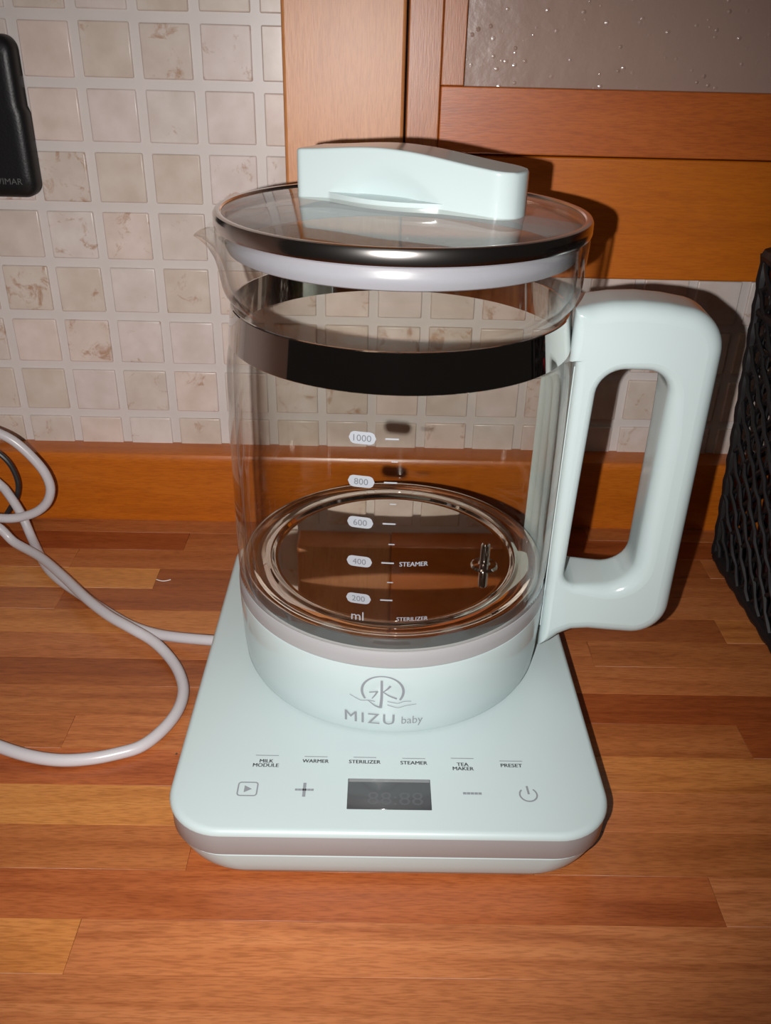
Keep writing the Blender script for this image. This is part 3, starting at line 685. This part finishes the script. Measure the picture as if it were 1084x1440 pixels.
def grip_pt(u, side, wv):
    h = gh(u); z = wv[1] if wv[0] == 'a' else low[-1] + (h - low[-1]) * wv[1]; rt = 0.0011
    d = max(0.0, z - (h - rt)); ins = rt - math.sqrt(max(0, rt * rt - d * d))
    hw = halfw(u); y = side * max(0.0002, hw - ins)
    x = u * (HL - (ins if abs(u) > 0.97 else 0))
    if side < 0 and abs(u + 0.13) < 0.52:
        c = math.cos((u + 0.13) / 0.52 * PI / 2) 
        zl = 0.0036; zt = zl + 0.0005 + 0.0120 * c
        if z <= zl: y -= 0.0066 * c * min(1.0, 0.80 + z / 0.0015 * 0.2)        # the lip
        elif z < zt: q = (z - zl) / (zt - zl); y += 0.0034 * c * (1 - q) ** 1.2 * min(1.0, q / 0.02)     # the scoop above it
    return (x, y, GZ + z)
for wv in levels:
    for u in us: gv.append(grip_pt(u, -1, wv))
    for u in reversed(us): gv.append(grip_pt(u, 1, wv))
n2 = 2 * ng
for i in range(len(levels) - 1):
    for k in range(n2): gf.append((i * n2 + k, i * n2 + (k + 1) % n2, (i + 1) * n2 + (k + 1) % n2, (i + 1) * n2 + k))
for i in (0, len(levels) - 1):
    for k in range(ng - 1): gf.append((i * n2 + k, i * n2 + k + 1, i * n2 + n2 - 2 - k, i * n2 + n2 - 1 - k))
lg = mesh('lid_grip', gv, gf, M['mint'], None, True, 40)
for p in lg.data.polygons:
    if p.index >= len(gf) - 2 * (ng - 1): p.use_smooth = False
lg.rotation_euler = (0, 0, math.radians(-27.5)); lg.location = (0.0028, 0.0020, 0); lq(lg)

# ------------------------------------------------------------------ black openwork basket and what stands in it
bk = empty('wicker_basket', (0.305, 0.050, 0))
tag(bk, 'black openwork plastic basket at the right edge of the worktop', 'basket')
BXc, BYc, BHX, BHY, BH = 0.305, 0.050, 0.084, 0.080, 0.200
FLARE = 0.045          # outward lean of the sides
def bpt(side, s, z, out=0.0):
    hx, hy = BHX + FLARE * z + out, BHY + FLARE * z + out
    if side == 0: return Vector((-hx, s * hy, z))
    if side == 1: return Vector((hx, s * hy, z))
    if side == 2: return Vector((s * hx, -hy, z))
    return Vector((s * hx, hy, z))
ZB, ZT = 0.006, BH
for side in range(4):
    V, F = [], []
    half = BHY if side < 2 else BHX
    nd = 40
    H = ZT - ZB; wdt = 2 * half; slope = 1.0      # rise over run of the slanting strands
    for fam in (-1, 1):
        for k in range(-30, 50):
            s0 = -half + k * 0.0165
            path = []
            for q in range(nd + 1):
                z = ZB + H * q / nd; x = s0 + fam * (z - ZB) / slope if fam > 0 else s0 - (z - ZB) / slope + 0.0
                if -half <= x <= half: path.append(bpt(side, x / half, z, 0.0007 * fam + 0.0006 * math.sin(q * 2.1 + k)))
            if len(path) > 1: tube_data(path, lambda i: 0.0014 + 0.0003 * math.sin(i * 2.4), 6, V, F)
    for k in range(int(wdt / 0.0105) + 1):
        x = -half + 0.004 + k * 0.0105
        if x < half: tube_data([bpt(side, x / half, ZB + H * q / 20, -0.0022) for q in range(21)], 0.0008, 5, V, F)
    o = mesh('lattice_panel', V, F, M['black_weave'], bk); o['kind'] = 'stuff'
for (nm, z, r) in (('bottom_rim', 0.0042, 0.0040), ('top_rim', BH, 0.0045), ('band', 0.168, 0.0026)):
    pts = []
    hx, hy = BHX + FLARE * z, BHY + FLARE * z
    lp_ = [Vector((x, y, z)) for x, y in rrect(hx, hy, 0.008, 5)]
    full = []
    for a_, b2 in zip(lp_, lp_[1:] + lp_[:1]):
        n_ = max(1, int((b2 - a_).length / 0.006))
        for k in range(n_): full.append(a_.lerp(b2, k / n_))
    full.append(full[0].copy())
    tube(nm, full, lambda i, r=r: r * (1 + 0.13 * math.sin(i * 2.1)), M['black_weave'], bk, 8)
for sx in (-1, 1):
    for s2 in (-1, 1):
        pth = [Vector((sx * (BHX + FLARE * z - 0.0005), s2 * (BHY + FLARE * z - 0.0005), z)) for z in [0.004 + (BH - 0.004) * q / 40 for q in range(41)]]
        tube('corner_post', pth, lambda i: 0.0034 * (1 + 0.14 * math.sin(i * 1.9)), M['black_weave'], bk, 8)
bl_ = box('floor_panel', -BHX + 0.002, BHX - 0.002, -BHY + 0.002, BHY - 0.002, 0.002, 0.0045, M['black_weave'], bk, 0.0005, 1)

# a printed carton and a green bottle inside
pk = empty('food_carton', (0.262, 0.083, 0.0046), math.radians(12))
tag(pk, 'small white carton with red top and green lower band inside the black basket', 'carton')
def carton(parent, hx, hy, bands):
    for nm, z0, z1, mat in bands:
        box(nm, -hx, hx, -hy, hy, z0, z1, mat, parent, 0.0006, 2)
carton(pk, 0.026, 0.018, (('lower_side', 0.0, 0.034, M['maroon_card']), ('green_band', 0.0341, 0.050, M['green_card']), ('white_band', 0.0501, 0.074, M['white_card']), ('red_top', 0.0741, 0.084, M['red_card'])))
gb = empty('green_bottle', (0.262, 0.020, 0.0046))
tag(gb, 'green bottle standing in the black basket at the right edge', 'bottle')
lathe('bottle_body', [(0, 0), (0.022, 0), (0.024, 0.002), (0.024, 0.095), (0.021, 0.108), (0.012, 0.124), (0.0105, 0.140), (0.0, 0.140)], M['green_glass'], gb, 40)
lathe('cap', [(0.0, 0.160), (0.012, 0.160), (0.0125, 0.158), (0.0125, 0.1402), (0.0, 0.1402)], M['red_card'], gb, 32)

# two bits of dirt on the worktop
fb = tube('curled_fibre', catmull([(-0.1465 + 0.0018 * k, 0.0915 - 0.0016 * math.sin(k / 5 * PI), 0.0006) for k in range(6)], 5), 0.00028, M['white_card'], None, 6)
tag(fb, 'tiny pale curled fibre lying on the worktop behind the white cord', 'fibre')
cb = mesh('dark_crumb', [(-0.0006, 0, 0.0004), (0.0007, 0.0002, 0.0003), (0, 0.0007, 0.0004), (0.0001, -0.0006, 0.0004), (0, 0, 0.0010), (0.0001, 0.0001, 0.0)], [(0, 3, 4), (3, 1, 4), (1, 2, 4), (2, 0, 4), (3, 0, 5), (1, 3, 5), (2, 1, 5), (0, 2, 5)], M['rubber'])
cb.location = (-0.1025, -0.0585, 0); tag(cb, 'tiny dark crumb on the worktop left of the heating base', 'crumb')

# what sets single parts apart
for o in bpy.data.objects:
    if o.parent is not None and o.name.split('.')[0] in ('steel_band', 'collar', 'grey_ring', 'heating_plate', 'steel_rim', 'silicone_seal', 'lid_grip', 'grip', 'emblem', 'display', 'grey_band'):
        o['label'] = {'steel_band': 'polished steel band round the glass neck', 'collar': 'mint-green collar with printed logo', 'grey_ring': 'grey ring between collar and glass', 'heating_plate': 'mirror-bright steel heating plate inside',
                      'steel_rim': 'steel rim round the lid', 'silicone_seal': 'white silicone seal under the lid', 'lid_grip': 'mint-green grip bar on the lid', 'grip': 'mint-green D-shaped handle', 'emblem': 'grey round emblem over waves',
                      'display': 'dark grey display window', 'grey_band': 'grey band round the base'}[o.name.split('.')[0]]
